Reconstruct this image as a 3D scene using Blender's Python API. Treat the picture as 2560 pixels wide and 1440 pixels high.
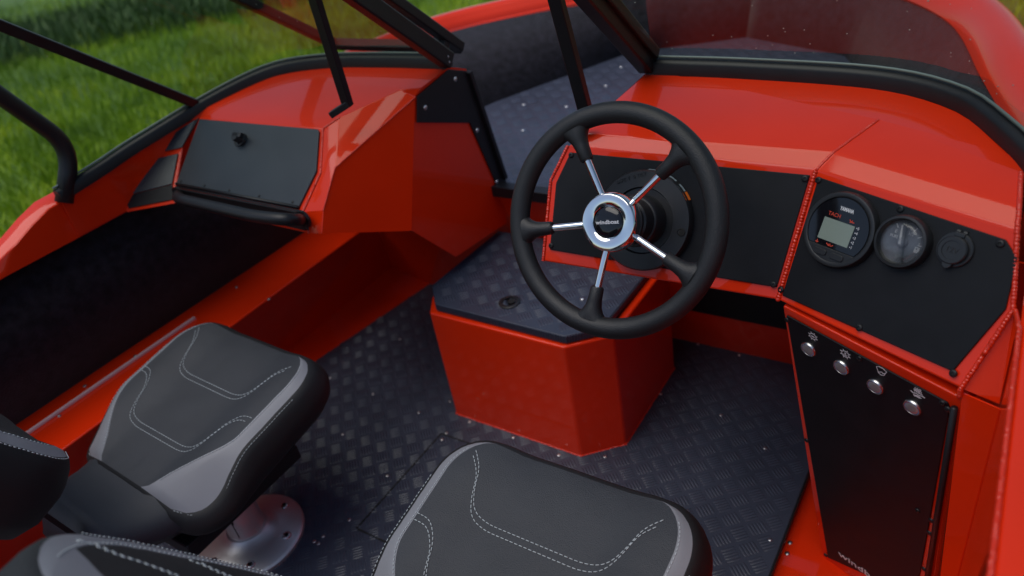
import bpy, bmesh, math, random
import numpy as np
from mathutils import Vector, Matrix, noise
random.seed(7)
for o in list(bpy.data.objects): bpy.data.objects.remove(o, do_unlink=True)
scene = bpy.context.scene
col = scene.collection
R = math.radians
# ------------------------------------------------------------------ camera
# world axes: X starboard, Y towards the bow, Z up, cockpit sole at Z = 0 (metres)
CAM = np.array([0.0, 0.0, 1.27])
FPX, CX, CY = 1875.0, 1280.0, 720.0
_F = np.array([1479., -1470., FPX]); _N = np.array([567., 2870., FPX])
_F /= np.linalg.norm(_F); _N /= np.linalg.norm(_N)
_m = _F + _N; _d = _F - _N; _m /= np.linalg.norm(_m); _d -= _m * (_d @ _m); _d /= np.linalg.norm(_d)
_F = (_m + _d) / 2 ** .5; _N = (_m - _d) / 2 ** .5
_A = np.cross(_N, _F)
if _A[0] > 0: _A = -_A
AX = np.stack([-_A, _F, -_N])
cam_d = bpy.data.cameras.new('camera'); cam = bpy.data.objects.new('camera', cam_d); col.objects.link(cam)
cam_d.sensor_width = 36; cam_d.lens = 36 * FPX / 2560; cam_d.clip_start = .02; cam_d.clip_end = 500
cr, cd, cf = AX[:, 0], AX[:, 1], AX[:, 2]
cam.matrix_world = Matrix(((cr[0], -cd[0], -cf[0], CAM[0]), (cr[1], -cd[1], -cf[1], CAM[1]), (cr[2], -cd[2], -cf[2], CAM[2]), (0, 0, 0, 1)))
cam_d.dof.use_dof = True; cam_d.dof.focus_distance = 1.12; cam_d.dof.aperture_fstop = 3.2
scene.camera = cam
# ------------------------------------------------------------------ sky, sun, exposure
SUN_EL, SUN_AZ = 72, 215          # azimuth clockwise from the bow
world = bpy.data.worlds.new('World'); scene.world = world; world.use_nodes = True
wn = world.node_tree.nodes; wl = world.node_tree.links; wn.clear()
sky = wn.new('ShaderNodeTexSky'); sky.sky_type = 'NISHITA'; sky.sun_disc = False
sky.sun_elevation = R(SUN_EL); sky.sun_rotation = R(SUN_AZ); sky.air_density = 1.0; sky.dust_density = 1.2; sky.ozone_density = 1.0
bgn = wn.new('ShaderNodeBackground'); bgn.inputs['Strength'].default_value = .088
wo = wn.new('ShaderNodeOutputWorld'); wl.new(sky.outputs[0], bgn.inputs[0]); wl.new(bgn.outputs[0], wo.inputs[0])
sun_d = bpy.data.lights.new('sun', 'SUN'); sun_d.energy = 1.5; sun_d.angle = R(55); sun_d.color = (1, .96, .91)
sun = bpy.data.objects.new('sun', sun_d); col.objects.link(sun)
_sd = Vector((math.sin(R(SUN_AZ)) * math.cos(R(SUN_EL)), math.cos(R(SUN_AZ)) * math.cos(R(SUN_EL)), math.sin(R(SUN_EL))))
sun.rotation_euler = _sd.to_track_quat('Z', 'Y').to_euler()
scene.view_settings.view_transform = 'Standard'; scene.view_settings.look = 'None'
scene.view_settings.gamma = 1; scene.view_settings.exposure = 0.36
scene.render.engine = 'CYCLES'
# ------------------------------------------------------------------ helpers
V = lambda *a: np.array(a, float)
def unit(v): v = np.array(v, float); return v / np.linalg.norm(v)
def ray(u, v): return AX @ np.array([u - CX, v - CY, FPX]) / FPX
def onp(u, v, pt, n):             # sight line met with a real plane of the boat
    r = ray(u, v); n = np.array(n, float)
    return CAM + r * (((np.array(pt, float) - CAM) @ n) / (r @ n))
def onz(u, v, z): return onp(u, v, (0, 0, z), (0, 0, 1))
def onx(u, v, x): return onp(u, v, (x, 0, 0), (1, 0, 0))
def ony(u, v, y): return onp(u, v, (0, y, 0), (0, 1, 0))
def plane3(a, b, c): n = np.cross(b - a, c - a); return a, unit(n)
def slope_n(deg): return V(0, -math.sin(R(deg)), math.cos(R(deg)))

MATS = {}
def mat(name, base, rough=.5, metal=0, coat=0, bump=0, bscale=200, var=0, vscale=8, spec=.5, detail=3, sheen=0, cior=1.5):
    m = bpy.data.materials.new(name); m.use_nodes = True; nt = m.node_tree; b = nt.nodes['Principled BSDF']
    b.inputs['Base Color'].default_value = (*base, 1); b.inputs['Roughness'].default_value = rough
    b.inputs['Metallic'].default_value = metal; b.inputs['Coat Weight'].default_value = coat
    b.inputs['Coat Roughness'].default_value = .05; b.inputs['Coat IOR'].default_value = cior; b.inputs['Specular IOR Level'].default_value = spec
    if sheen: b.inputs['Sheen Weight'].default_value = sheen
    tc = nt.nodes.new('ShaderNodeTexCoord')
    if bump:
        n = nt.nodes.new('ShaderNodeTexNoise'); n.inputs['Scale'].default_value = bscale; n.inputs['Detail'].default_value = detail
        bp = nt.nodes.new('ShaderNodeBump'); bp.inputs['Strength'].default_value = bump; bp.inputs['Distance'].default_value = .002
        nt.links.new(tc.outputs['Object'], n.inputs['Vector']); nt.links.new(n.outputs['Fac'], bp.inputs['Height']); nt.links.new(bp.outputs[0], b.inputs['Normal'])
    if var:
        n = nt.nodes.new('ShaderNodeTexNoise'); n.inputs['Scale'].default_value = vscale; n.inputs['Detail'].default_value = 5
        r = nt.nodes.new('ShaderNodeValToRGB'); r.color_ramp.elements[0].position = .3; r.color_ramp.elements[1].position = .7
        r.color_ramp.elements[0].color = (*[c * (1 - var) for c in base], 1); r.color_ramp.elements[1].color = (*[min(1, c * (1 + var)) for c in base], 1)
        nt.links.new(tc.outputs['Object'], n.inputs['Vector']); nt.links.new(n.outputs['Fac'], r.inputs[0]); nt.links.new(r.outputs[0], b.inputs['Base Color'])
        mr = nt.nodes.new('ShaderNodeMapRange'); mr.inputs[3].default_value = max(0, rough - .05); mr.inputs[4].default_value = rough + .07
        nt.links.new(n.outputs['Fac'], mr.inputs[0]); nt.links.new(mr.outputs[0], b.inputs['Roughness'])
        if coat:                        # finger marks and dust film: patches where the gloss coat is duller
            n2_ = nt.nodes.new('ShaderNodeTexNoise'); n2_.inputs['Scale'].default_value = 14; n2_.inputs['Detail'].default_value = 8; n2_.inputs['Roughness'].default_value = .7
            m2_ = nt.nodes.new('ShaderNodeMapRange'); m2_.inputs[1].default_value = .45; m2_.inputs[2].default_value = .75; m2_.inputs[3].default_value = .015; m2_.inputs[4].default_value = .12
            nt.links.new(tc.outputs['Object'], n2_.inputs['Vector']); nt.links.new(n2_.outputs['Fac'], m2_.inputs[0]); nt.links.new(m2_.outputs[0], b.inputs['Coat Roughness'])
    MATS[name] = m; return m
RED = mat('red_paint', (.76, .029, .002), .4, coat=.85, bump=.045, bscale=90, var=.05, vscale=5, spec=.1, cior=1.42)
WELD = mat('red_painted_weld', (.68, .025, .003), .3, coat=.4, bump=.1, bscale=300)
BLK = mat('black_powder_coat', (.008, .008, .0095), .42, spec=.4, bump=.12, bscale=1400, var=.12, vscale=30)
PANEL = mat('black_panel', (.0045, .005, .007), .5, spec=.28, bump=.22, bscale=1500, var=.3, vscale=26)
LIDM = mat('black_lid_sky_sheen', (.028, .035, .042), .38, bump=.15, bscale=1800, var=.08, vscale=14)  # black lid; its sky reflection is put into the lighter, bluish base colour
RUB = mat('black_rubber', (.008, .008, .0088), .47, bump=.35, bscale=620, var=.15, vscale=18)
PLAS = mat('black_plastic', (.012, .012, .013), .38, bump=.08, bscale=900)
CHR = mat('chrome', (.82, .82, .82), .06, metal=1)
STEEL = mat('brushed_steel', (.62, .61, .6), .27, metal=1, bump=.05, bscale=900)
ALU = mat('cast_aluminium', (.62, .60, .58), .38, metal=.75, bump=.12, bscale=500)
SCRW = mat('screw_steel', (.6, .6, .6), .3, metal=1)
LIPM = mat('pink_lip_highlight', (.75, .52, .5), .35)  # highlight along the glossy hatch lip, put into its colour as pale pink
DARK = mat('dark_void', (.004, .004, .004), .7)
CARP = mat('navy_carpet', (.015, .0135, .0185), .95, bump=1.0, bscale=420, var=.5, vscale=45, spec=.15, sheen=.15)
PLATE = mat('slate_tread_plate', (.043, .050, .074), .29, bump=.12, bscale=700, var=.10, vscale=9)
GREYV = mat('grey_vinyl', (.024, .0275, .034), .58, bump=.45, bscale=650, var=.10, vscale=11)
SILV = mat('silver_vinyl', (.21, .215, .235), .5, bump=.15, bscale=1100, var=.04, vscale=9)
BLKV = mat('black_vinyl', (.007, .007, .0075), .6, bump=.3, bscale=1000, var=.1, vscale=15)
WEAVE = mat('black_weave', (.009, .009, .010), .8, bump=.9, bscale=1500, var=.15, vscale=60)
THRD = mat('pale_thread', (.48, .53, .55), .7)
WHT = mat('white_print', (.62, .62, .64), .6)
REDP = mat('red_print', (.6, .05, .02), .6)
ORNG = mat('orange_label', (.8, .16, .01), .6)
LCD = mat('lcd_screen', (.20, .24, .20), .25)
FACE = mat('gauge_face', (.17, .18, .21), .45, var=.3, vscale=60)
GLOSSB = mat('gloss_black', (.006, .006, .008), .08)
# tinted glass: clear film of tint with a real Fresnel mirror on top
def glass_mat(name, tint, ior=1.5, rough=0):
    m = bpy.data.materials.new(name); m.use_nodes = True; nt = m.node_tree; nt.nodes.clear()
    t = nt.nodes.new('ShaderNodeBsdfTransparent'); t.inputs[0].default_value = (*tint, 1)
    g = nt.nodes.new('ShaderNodeBsdfGlossy'); g.inputs['Roughness'].default_value = rough
    f = nt.nodes.new('ShaderNodeFresnel'); ge = nt.nodes.new('ShaderNodeNewGeometry'); mr = nt.nodes.new('ShaderNodeMapRange')
    mr.inputs[3].default_value = ior; mr.inputs[4].default_value = 1 / ior   # same mirror from both faces of the sheet
    nt.links.new(ge.outputs['Backfacing'], mr.inputs[0]); nt.links.new(mr.outputs[0], f.inputs[0])
    x = nt.nodes.new('ShaderNodeMixShader'); o = nt.nodes.new('ShaderNodeOutputMaterial')
    nt.links.new(f.outputs[0], x.inputs[0]); nt.links.new(t.outputs[0], x.inputs[1]); nt.links.new(g.outputs[0], x.inputs[2]); nt.links.new(x.outputs[0], o.inputs[0])
    return m
TINT = glass_mat('tinted_windscreen', (.76, .81, .74), 1.32)
CLEAR = glass_mat('clear_lens', (.95, .95, .95))

def tag(o, label, cat, group=None):
    o['label'] = label; o['category'] = cat
    if group: o['group'] = group
    return o
def thing(name, label, cat, loc=(0, 0, 0), rotz=0, group=None):
    o = bpy.data.objects.new(name, None); col.objects.link(o); o.location = [float(c) for c in loc]; o.rotation_euler = (0, 0, rotz)
    o.empty_display_size = .05; o['_o'] = [float(c) for c in loc]
    return tag(o, label, cat, group)
def origin(p):
    while p is not None:
        if '_o' in p: return np.array(p['_o'])
        p = p.parent
    return np.zeros(3)
class MB:                          # collects verts and faces in world coordinates
    def __init__(s): s.v = []; s.f = []; s.m = []
    def add(s, vs, fs, mi=0):
        k = len(s.v); s.v += [tuple(map(float, p)) for p in vs]; s.f += [tuple(i + k for i in f) for f in fs]; s.m += [mi] * len(fs); return s
    def poly(s, pts, mi=0): return s.add(pts, [tuple(range(len(pts)))], mi)
    def prism(s, pts, n, th):      # polygon thickened by th along n (th may be negative)
        n = unit(n); k = len(pts); top = [np.array(p) + n * th for p in pts]; nn = np.zeros(3)
        for i in range(k): nn += np.cross(np.array(pts[i]) - pts[0], np.array(pts[(i + 1) % k]) - pts[0])
        a = tuple(range(k)); b = tuple(range(k, 2 * k))
        fs = [tuple(reversed(a)), b] + [(i, (i + 1) % k, k + (i + 1) % k, k + i) for i in range(k)]
        if (nn @ n) * th < 0: fs = [tuple(reversed(f)) for f in fs]
        return s.add(list(pts) + top, fs)
    def tube(s, path, r, seg=10, cap=True, rf=None):
        path = [np.array(p, float) for p in path]; n = len(path); ring = []; up = None
        for i in range(n):
            t = unit(path[min(i + 1, n - 1)] - path[max(i - 1, 0)])
            if up is None: up = V(0, 0, 1) if abs(t[2]) < .9 else V(1, 0, 0)
            up = unit(up - t * (up @ t)); b = np.cross(t, up); rr = r if rf is None else rf(i / (n - 1)) * r
            ring.append([path[i] + (up * math.cos(2 * math.pi * k / seg) + b * math.sin(2 * math.pi * k / seg)) * rr for k in range(seg)])
        vs = [p for q in ring for p in q]; fs = []
        for i in range(n - 1):
            for k in range(seg): fs.append((i * seg + k, i * seg + (k + 1) % seg, (i + 1) * seg + (k + 1) % seg, (i + 1) * seg + k))
        if cap: fs += [tuple(reversed(range(seg))), tuple((n - 1) * seg + k for k in range(seg))]
        return s.add(vs, [tuple(reversed(f)) for f in fs])
    def sweep(s, path, prof, ups, side=None):   # profile points (a, b): a along side, b along up
        n = len(path); k = len(prof); vs = []
        for i in range(n):
            t = unit(np.array(path[min(i + 1, n - 1)]) - path[max(i - 1, 0)]); up = unit(ups[i] if len(ups) == n else ups[0]); up = unit(up - t * (up @ t)); b = np.cross(t, up)
            vs += [np.array(path[i]) + b * a + up * c for a, c in prof]
        fs = [(i * k + j, i * k + (j + 1) % k, (i + 1) * k + (j + 1) % k, (i + 1) * k + j) for i in range(n - 1) for j in range(k)]
        fs += [tuple(reversed(range(k))), tuple((n - 1) * k + j for j in range(k))]
        return s.add(vs, fs)
    def lathe(s, c, ax, prof, seg=32, mi=0, e1=None):   # prof: (radius, height along ax)
        ax = unit(ax); e1 = unit(np.cross(ax, V(0, 0, 1) if abs(ax[2]) < .9 else V(1, 0, 0))) if e1 is None else e1; e2 = np.cross(ax, e1)
        vs = []; k = len(prof)
        for r, h in prof:
            vs += [np.array(c) + ax * h + (e1 * math.cos(2 * math.pi * j / seg) + e2 * math.sin(2 * math.pi * j / seg)) * r for j in range(seg)]
        fs = [(i * seg + j, i * seg + (j + 1) % seg, (i + 1) * seg + (j + 1) % seg, (i + 1) * seg + j) for i in range(k - 1) for j in range(seg)]
        if prof[-1][0] > 1e-6: fs.append(tuple((k - 1) * seg + j for j in range(seg)))
        if prof[0][0] > 1e-6: fs.append(tuple(reversed(range(seg))))
        return s.add(vs, fs, mi)
    def box(s, c, ex, ey, ez):     # centre and half-extent vectors
        c, ex, ey, ez = map(lambda q: np.array(q, float), (c, ex, ey, ez))
        vs = [c + a * ex + b * ey + d * ez for d in (-1, 1) for b in (-1, 1) for a in (-1, 1)]
        return s.add(vs, [(0, 2, 3, 1), (4, 5, 7, 6), (0, 1, 5, 4), (2, 6, 7, 3), (0, 4, 6, 2), (1, 3, 7, 5)])
    def bar(s, a, b, w, h, up): # rectangular bar
        a = np.array(a, float); b = np.array(b, float); t = unit(b - a); up = unit(np.array(up) - t * (np.array(up) @ t)); sd = np.cross(t, up)
        return s.box((a + b) / 2, (b - a) / 2, sd * w / 2, up * h / 2)
    def build(s, name, m, parent=None, smooth=False, bevel=0, solid=0, seg=2, weld=False, kind=None, offset=-1):
        o0 = origin(parent); me = bpy.data.meshes.new(name)
        me.from_pydata([tuple(np.array(p) - o0) for p in s.v], [], s.f)
        ms = m if isinstance(m, (list, tuple)) else [m]
        for q in ms: me.materials.append(q)
        if len(ms) > 1:
            for p, i in zip(me.polygons, s.m): p.material_index = i
        if weld:
            bm = bmesh.new(); bm.from_mesh(me); bmesh.ops.remove_doubles(bm, verts=bm.verts, dist=.0006); bmesh.ops.recalc_face_normals(bm, faces=bm.faces); bm.to_mesh(me); bm.free()
        if smooth:
            me.polygons.foreach_set('use_smooth', [True] * len(me.polygons))
            if smooth != 'all': me.set_sharp_from_angle(angle=R(42))
        o = bpy.data.objects.new(name, me); col.objects.link(o); o.parent = parent
        if solid:
            q = o.modifiers.new('solid', 'SOLIDIFY'); q.thickness = solid; q.offset = offset
        if bevel:
            q = o.modifiers.new('bevel', 'BEVEL'); q.width = bevel; q.segments = seg; q.limit_method = 'ANGLE'; q.angle_limit = R(15); q.harden_normals = True
            me.polygons.foreach_set('use_smooth', [True] * len(me.polygons)); me.set_sharp_from_angle(angle=R(60))
        if kind: o['kind'] = kind
        return o
def spline(pts, n=8):              # Catmull-Rom through points
    P = [np.array(p, float) for p in pts]; P = [2 * P[0] - P[1]] + P + [2 * P[-1] - P[-2]]; out = []
    for i in range(1, len(P) - 2):
        for k in range(n):
            t = k / n; a, b, c, d = P[i - 1:i + 3]
            out.append(.5 * (2 * b + (c - a) * t + (2 * a - 5 * b + 4 * c - d) * t * t + (3 * b - a - 3 * c + d) * t ** 3))
    out.append(P[-2]); return out
def fillet(pts, r, n=6):           # polyline with rounded corners
    P = [np.array(p, float) for p in pts]; out = [P[0]]
    for i in range(1, len(P) - 1):
        a, b, c = P[i - 1:i + 2]; q = min(r, .48 * np.linalg.norm(a - b), .48 * np.linalg.norm(c - b)); p0 = b + unit(a - b) * q; p1 = b + unit(c - b) * q
        for k in range(n + 1): t = k / n; out.append((1 - t) ** 2 * p0 + 2 * t * (1 - t) * b + t * t * p1)
    out.append(P[-1]); return out
def resample(pts, step):
    P = [np.array(p, float) for p in pts]; L = [0]
    for a, b in zip(P, P[1:]): L.append(L[-1] + np.linalg.norm(b - a))
    n = max(2, int(L[-1] / step)); A = np.array(P); return [np.array([np.interp(L[-1] * i / n, L, A[:, k]) for k in range(3)]) for i in range(n + 1)]
def weld_bead(pts, parent, r=.004, pitch=.0044, name='weld_bead'):
    r *= .85
    p = resample(pts, pitch / 4); n = len(p) - 1; q = [a + np.array([random.uniform(-.0004, .0004) for _ in range(3)]) for a in p]
    return MB().tube(q, r, 8, rf=lambda t: .82 + .25 * abs(math.sin(math.pi * t * n / 4))).build(name, WELD, parent, smooth='all')
def frame_rot(n, up):
    n = unit(n); up = unit(np.array(up) - n * (np.array(up) @ n)); x = np.cross(up, n)
    return Matrix(((x[0], up[0], n[0]), (x[1], up[1], n[1]), (x[2], up[2], n[2])))
_screws = {}
def screw(p, n, parent, r=.005, m=None, recess=True, name='screw'):
    m = m or SCRW; key = (m.name, recess)
    if key not in _screws:
        b = MB().lathe((0, 0, 0), (0, 0, 1), [(1, -.1), (1, .22), (.82, .42), (.5, .5)] + ([(.46, .5), (.44, .2), (.0, .2)] if recess else [(0, .55)]), 14)
        if recess: b.m = [1 if i >= 14 * 4 else 0 for i in range(len(b.f))]
        me = bpy.data.meshes.new('screw'); me.from_pydata(b.v, [], b.f); me.materials.append(m); me.materials.append(DARK)
        for q, i in zip(me.polygons, b.m if recess else [0] * len(b.f)): q.material_index = i; q.use_smooth = True
        me.set_sharp_from_angle(angle=R(50)); _screws[key] = me
    o = bpy.data.objects.new(name, _screws[key]); col.objects.link(o); o.parent = parent
    o.location = Vector(np.array(p) - origin(parent)); o.rotation_euler = (frame_rot(n, V(.3, .2, .9) if abs(unit(n)[2]) < .95 else V(0, 1, 0)) @ Matrix.Rotation(random.random() * 3, 3, 'Z')).to_euler(); o.scale = (r, r, r)
    return o
def text(txt, p, n, up, size, m, parent, name='lettering', sx=1, shear=0, ext=.0002, bold=0, align='CENTER'):
    c = bpy.data.curves.new(name, 'FONT'); c.body = txt; c.size = size; c.align_x = align; c.align_y = 'CENTER'; c.extrude = ext; c.shear = shear; c.offset = bold; c.resolution_u = 3
    t = bpy.data.objects.new('t', c); me = bpy.data.meshes.new_from_object(t); bpy.data.objects.remove(t); bpy.data.curves.remove(c)
    me.materials.clear(); me.materials.append(m); o = bpy.data.objects.new(name, me); col.objects.link(o); o.parent = parent
    o.location = Vector(np.array(p) - origin(parent)); o.rotation_euler = frame_rot(n, up).to_euler(); o.scale = (sx, 1, 1)
    return o
def inside(poly, x, y):
    c = False; j = len(poly) - 1
    for i in range(len(poly)):
        if (poly[i][1] > y) != (poly[j][1] > y) and x < (poly[j][0] - poly[i][0]) * (y - poly[i][1]) / (poly[j][1] - poly[i][1]) + poly[i][0]: c = not c
        j = i
    return c
def edge_dist(poly, x, y):
    d = 9
    for i in range(len(poly)):
        a = np.array(poly[i][:2]); b = np.array(poly[(i + 1) % len(poly)][:2]); p = V(x, y); t = np.clip(((p - a) @ (b - a)) / ((b - a) @ (b - a)), 0, 1); d = min(d, np.linalg.norm(p - a - t * (b - a)))
    return d
def tread(poly, z, parent, pitch=.038, holes=()):   # raised five-bar tread pattern, one joined mesh
    b = MB(); xs = [p[0] for p in poly]; ys = [p[1] for p in poly]; c45 = math.sqrt(.5); N = int(3 / pitch)
    cx0, cy0 = sum(xs) / len(xs), sum(ys) / len(ys)
    L, Wd, H = pitch * .37, pitch * .078, .0015
    for i in range(-N, N):
        for j in range(-N, N):
            x = cx0 + (i - j) * c45 * pitch; y = cy0 + (i + j) * c45 * pitch
            if not inside(poly, x, y) or edge_dist(poly, x, y) < pitch * .45 or any(inside(h, x, y) for h in holes): continue
            dx, dy = (c45, c45) if (i + j) % 2 else (-c45, c45)
            for k in range(-2, 3):
                ox, oy = x - dy * k * pitch * .175, y + dx * k * pitch * .175
                vs = []
                for (l, w, h) in ((1, .55, 0), (.55, 1, 0), (-.55, 1, 0), (-1, .55, 0), (-1, -.55, 0), (-.55, -1, 0), (.55, -1, 0), (1, -.55, 0), (.75, 0, H), (-.75, 0, H)):
                    vs.append((ox + dx * l * L - dy * w * Wd, oy + dy * l * L + dx * w * Wd, z + h))
                b.add(vs, [(0, 1, 8), (1, 2, 9, 8), (2, 3, 9), (3, 4, 9), (4, 5, 9), (5, 6, 8, 9), (6, 7, 8), (7, 0, 8)])
    return b.build('tread_pattern', PLATE, parent, smooth='all', kind='stuff')

# ================================================================== SETTING: meadow round the boat
GZ = -.8
def grass_mat(name, c0, c1, c2, sc):
    m = bpy.data.materials.new(name); m.use_nodes = True; nt = m.node_tree; b = nt.nodes['Principled BSDF']; b.inputs['Roughness'].default_value = .6
    tc = nt.nodes.new('ShaderNodeTexCoord'); n = nt.nodes.new('ShaderNodeTexNoise'); n.inputs['Scale'].default_value = sc; n.inputs['Detail'].default_value = 6
    r = nt.nodes.new('ShaderNodeValToRGB'); e = r.color_ramp.elements; e[0].position = .32; e[0].color = (*c0, 1); e[1].position = .7; e[1].color = (*c2, 1); q = e.new(.5); q.color = (*c1, 1)
    nt.links.new(tc.outputs['Object'], n.inputs['Vector']); nt.links.new(n.outputs['Fac'], r.inputs[0]); nt.links.new(r.outputs[0], b.inputs['Base Color'])
    return m
SOIL = grass_mat('meadow_ground', (.045, .105, .008), (.08, .16, .01), (.12, .21, .016), 1.2)
BLADE = grass_mat('grass_blade', (.11, .21, .004), (.25, .39, .006), (.44, .54, .014), 1.1)
HEDGE = grass_mat('dark_undergrowth', (.045, .09, .022), (.075, .14, .035), (.12, .18, .05), .9)
g = MB().add([(-200, -200, GZ), (200, -200, GZ), (200, 200, GZ), (-200, 200, GZ)], [(0, 1, 2, 3)]).build('ground', SOIL); g['kind'] = 'structure'
def blades(spots, hmin, hmax, wd, name, m, label, cat):
    b = MB(); vs = []; fs = []
    for x, y in spots:
        a = random.random() * 6.28; h = random.uniform(hmin, hmax); w = wd * random.uniform(.6, 1.3); ln = random.uniform(.1, .7) * h; la = random.random() * 6.28
        ca, sa = math.cos(a) * w, math.sin(a) * w; mx, my = math.cos(la) * ln, math.sin(la) * ln; k = len(vs)
        vs += [(x - ca, y - sa, GZ), (x + ca, y + sa, GZ), (x + ca * .8 + mx * .35, y + sa * .8 + my * .35, GZ + h * .6), (x - ca * .8 + mx * .35, y - sa * .8 + my * .35, GZ + h * .6), (x + mx, y + my, GZ + h)]
        fs += [(k, k + 1, k + 2, k + 3), (k + 3, k + 2, k + 4)]
    b.v = vs; b.f = fs; b.m = [0] * len(fs); o = b.build(name, m, None, kind='stuff'); return tag(o, label, cat)
def wedge(n, d0, d1, a0, a1):
    out = []
    while len(out) < n:
        d = d0 * (d1 / d0) ** random.random(); a = R(random.uniform(a0, a1)); x, y = -d * math.sin(a), d * math.cos(a)
        if -1.95 < x < .35 and y < 3.2: continue
        out.append((x, y))
    return out
blades(wedge(100000, 2.6, 22, 25, 88) + wedge(9000, 3.5, 11, -4, 25), .07, .2, .0065, 'meadow_grass', BLADE, 'bright green meadow grass growing all round the boat', 'grass')
def strip_spots(n):
    out = []
    for _ in range(n):
        t = random.random(); d = random.uniform(0, 4.2); x = -13.2 + t * 9 - .65 * d; y = 4.6 + t * 9 + .75 * d * .6; out.append((x, y))
    return out
blades(strip_spots(7000), .15, .5, .02, 'rough_undergrowth', HEDGE, 'dark rough undergrowth strip beyond the mown grass', 'undergrowth')

# ================================================================== BOAT HULL
boat = thing('boat_hull', 'red welded aluminium open boat hull with dark carpet sides standing on grass', 'boat', (-.83, .9, -.45))
XS, XP = .045, -1.715
def gun_port(): return [(-1.715, -1.4, .60), (-1.715, -.4, .605), (-1.715, .30, .615), (-1.715, .50, .652), (-1.715, .61, .695), (-1.715, .66, .707), (-1.72, .85, .708), (-1.745, 1.15, .70), (-1.75, 1.45, .69), (-1.735, 1.8, .69), (-1.67, 2.06, .69), (-1.437, 2.315, .69), (-1.15, 2.56, .69), (-.83, 2.72, .69)]
def gun_star(): return [(.046, -1.4, .70), (.046, .3, .715), (.044, .85, .715), (.04, 1.2, .70), (.015, 1.45, .69), (-.06, 1.75, .69), (-.17, 2.15, .69), (-.37, 2.45, .69), (-.6, 2.63, .69), (-.83, 2.72, .69)]
# sole
FLOOR = [(-1.63, -1.4), (-1.63, .98), (-1.52, 1.53), (-.36, 1.53), (-.235, 1.20), (-.235, -1.4)]
fl = MB().prism([V(x, y, 0) for x, y in FLOOR], V(0, 0, -1), .02).build('cockpit_sole', PLATE, boat, bevel=.002)
BOXP = [(-1.10, 1.395), (-1.10, 1.09), (-1.062, 1.03), (-.70, 1.026), (-.62, 1.10), (-.62, 1.395)]
HATCH = [onz(1105, 1086, 0)[:2], onz(891, 1320, 0)[:2]]
hx, hy0, hy1 = -1.055, .638, .955
tread([p for p in FLOOR if p[1] > 0] + [(-.235, .2), (-1.6, .2)], 0, fl, holes=[BOXP])
def gap(a, b, w=.0020, mt=DARK):
    a = np.array(a); b = np.array(b); d = unit(b - a); s = np.cross(d, V(0, 0, 1)) * w; z = V(0, 0, .0012)
    return MB().prism([a + s, b + s, b - s, a - s], V(0, 0, 1), .0012)
for a, b in (((hx, hy0, 0), (hx, hy1, 0)), ((hx, hy0, 0), (-.45, hy0, 0)), ((hx, hy1, 0), (-.45, hy1, 0))):
    gap(a, b).build('hatch_gap', DARK, fl)
for u, v in [(933, 985), (1047, 1031), (857, 1086), (1125, 1003), (1174, 1055), (1283, 1094), (1397, 1138), (1513, 1142), (1105, 1099), (1116, 1083), (968, 1190), (873, 1300), (786, 1354), (796, 1359), (808, 1341), (1532, 1213), (1718, 1278), (1652, 985), (1803, 1038), (1913, 1121), (1745, 861), (1848, 888), (1925, 1350), (1000, 848), (826, 945)]:
    p = onz(u, v, .0); screw(p, V(0, 0, 1), fl, .0042, recess=False)
# red margin of the sole on the starboard side, a step lower
MB().prism([V(-.235, -1.4, -.03), V(.06, -1.4, -.03), V(.06, 1.5, -.03), V(-.235, 1.5, -.03)], V(0, 0, -1), .01).build('sole_margin', RED, boat)
for u, v in [(1975, 1357), (1968, 1384)]: screw(onz(u, v, -.03), V(0, 0, 1), boat, .005, recess=False)
b = MB()
for k in range(95): y = .70 + k * .0055; b.box((-.2335, y, -.010), (.0022, 0, 0), (0, .0016, 0), (0, 0, .0095))
b.build('ribbed_edge_trim', PLAS, fl)
# bulkhead between cockpit and bow, leaning forward at its foot
BK0, BKN = V(0, 1.37, .468), unit(V(0, -.468, .13)) * -1
b = MB(); b.poly([V(-1.8, 1.52, -.03), V(.06, 1.52, -.03), V(.06, 1.375, .455), V(-1.8, 1.375, .455)]); b.build('bulkhead', RED, boat, solid=.004)
DKZ = .47
DECK = [(-1.52, 1.36), (-1.50, 1.70), (-1.437, 1.925), (-1.19, 2.44), (-.83, 2.62), (-.47, 2.44), (-.26, 2.0), (-.17, 1.36)]
dk = MB().prism([V(x, y, DKZ) for x, y in DECK], V(0, 0, -1), .012).build('bow_deck', PLATE, boat, bevel=.002)
tread(DECK, DKZ, dk, pitch=.042)
for u, v in [(1310, 262), (1416, 267), (1308, 326), (1515, 215), (1553, 168), (1603, 168), (1433, 212)]: screw(onz(u, v, DKZ), V(0, 0, 1), dk, .0065, recess=False)
MB().prism([V(-1.085, 1.357, .485), V(-.60, 1.357, .485), V(-.60, 1.357, .458), V(-1.085, 1.357, .458)], V(0, -1, 0), .004).prism([V(-1.085, 1.3535, .4855), V(-.60, 1.3535, .4855), V(-.60, 1.385, .4855), V(-1.085, 1.385, .4855)], V(0, 0, -1), .003).build('sill_trim', BLK, boat, bevel=.001)
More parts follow.
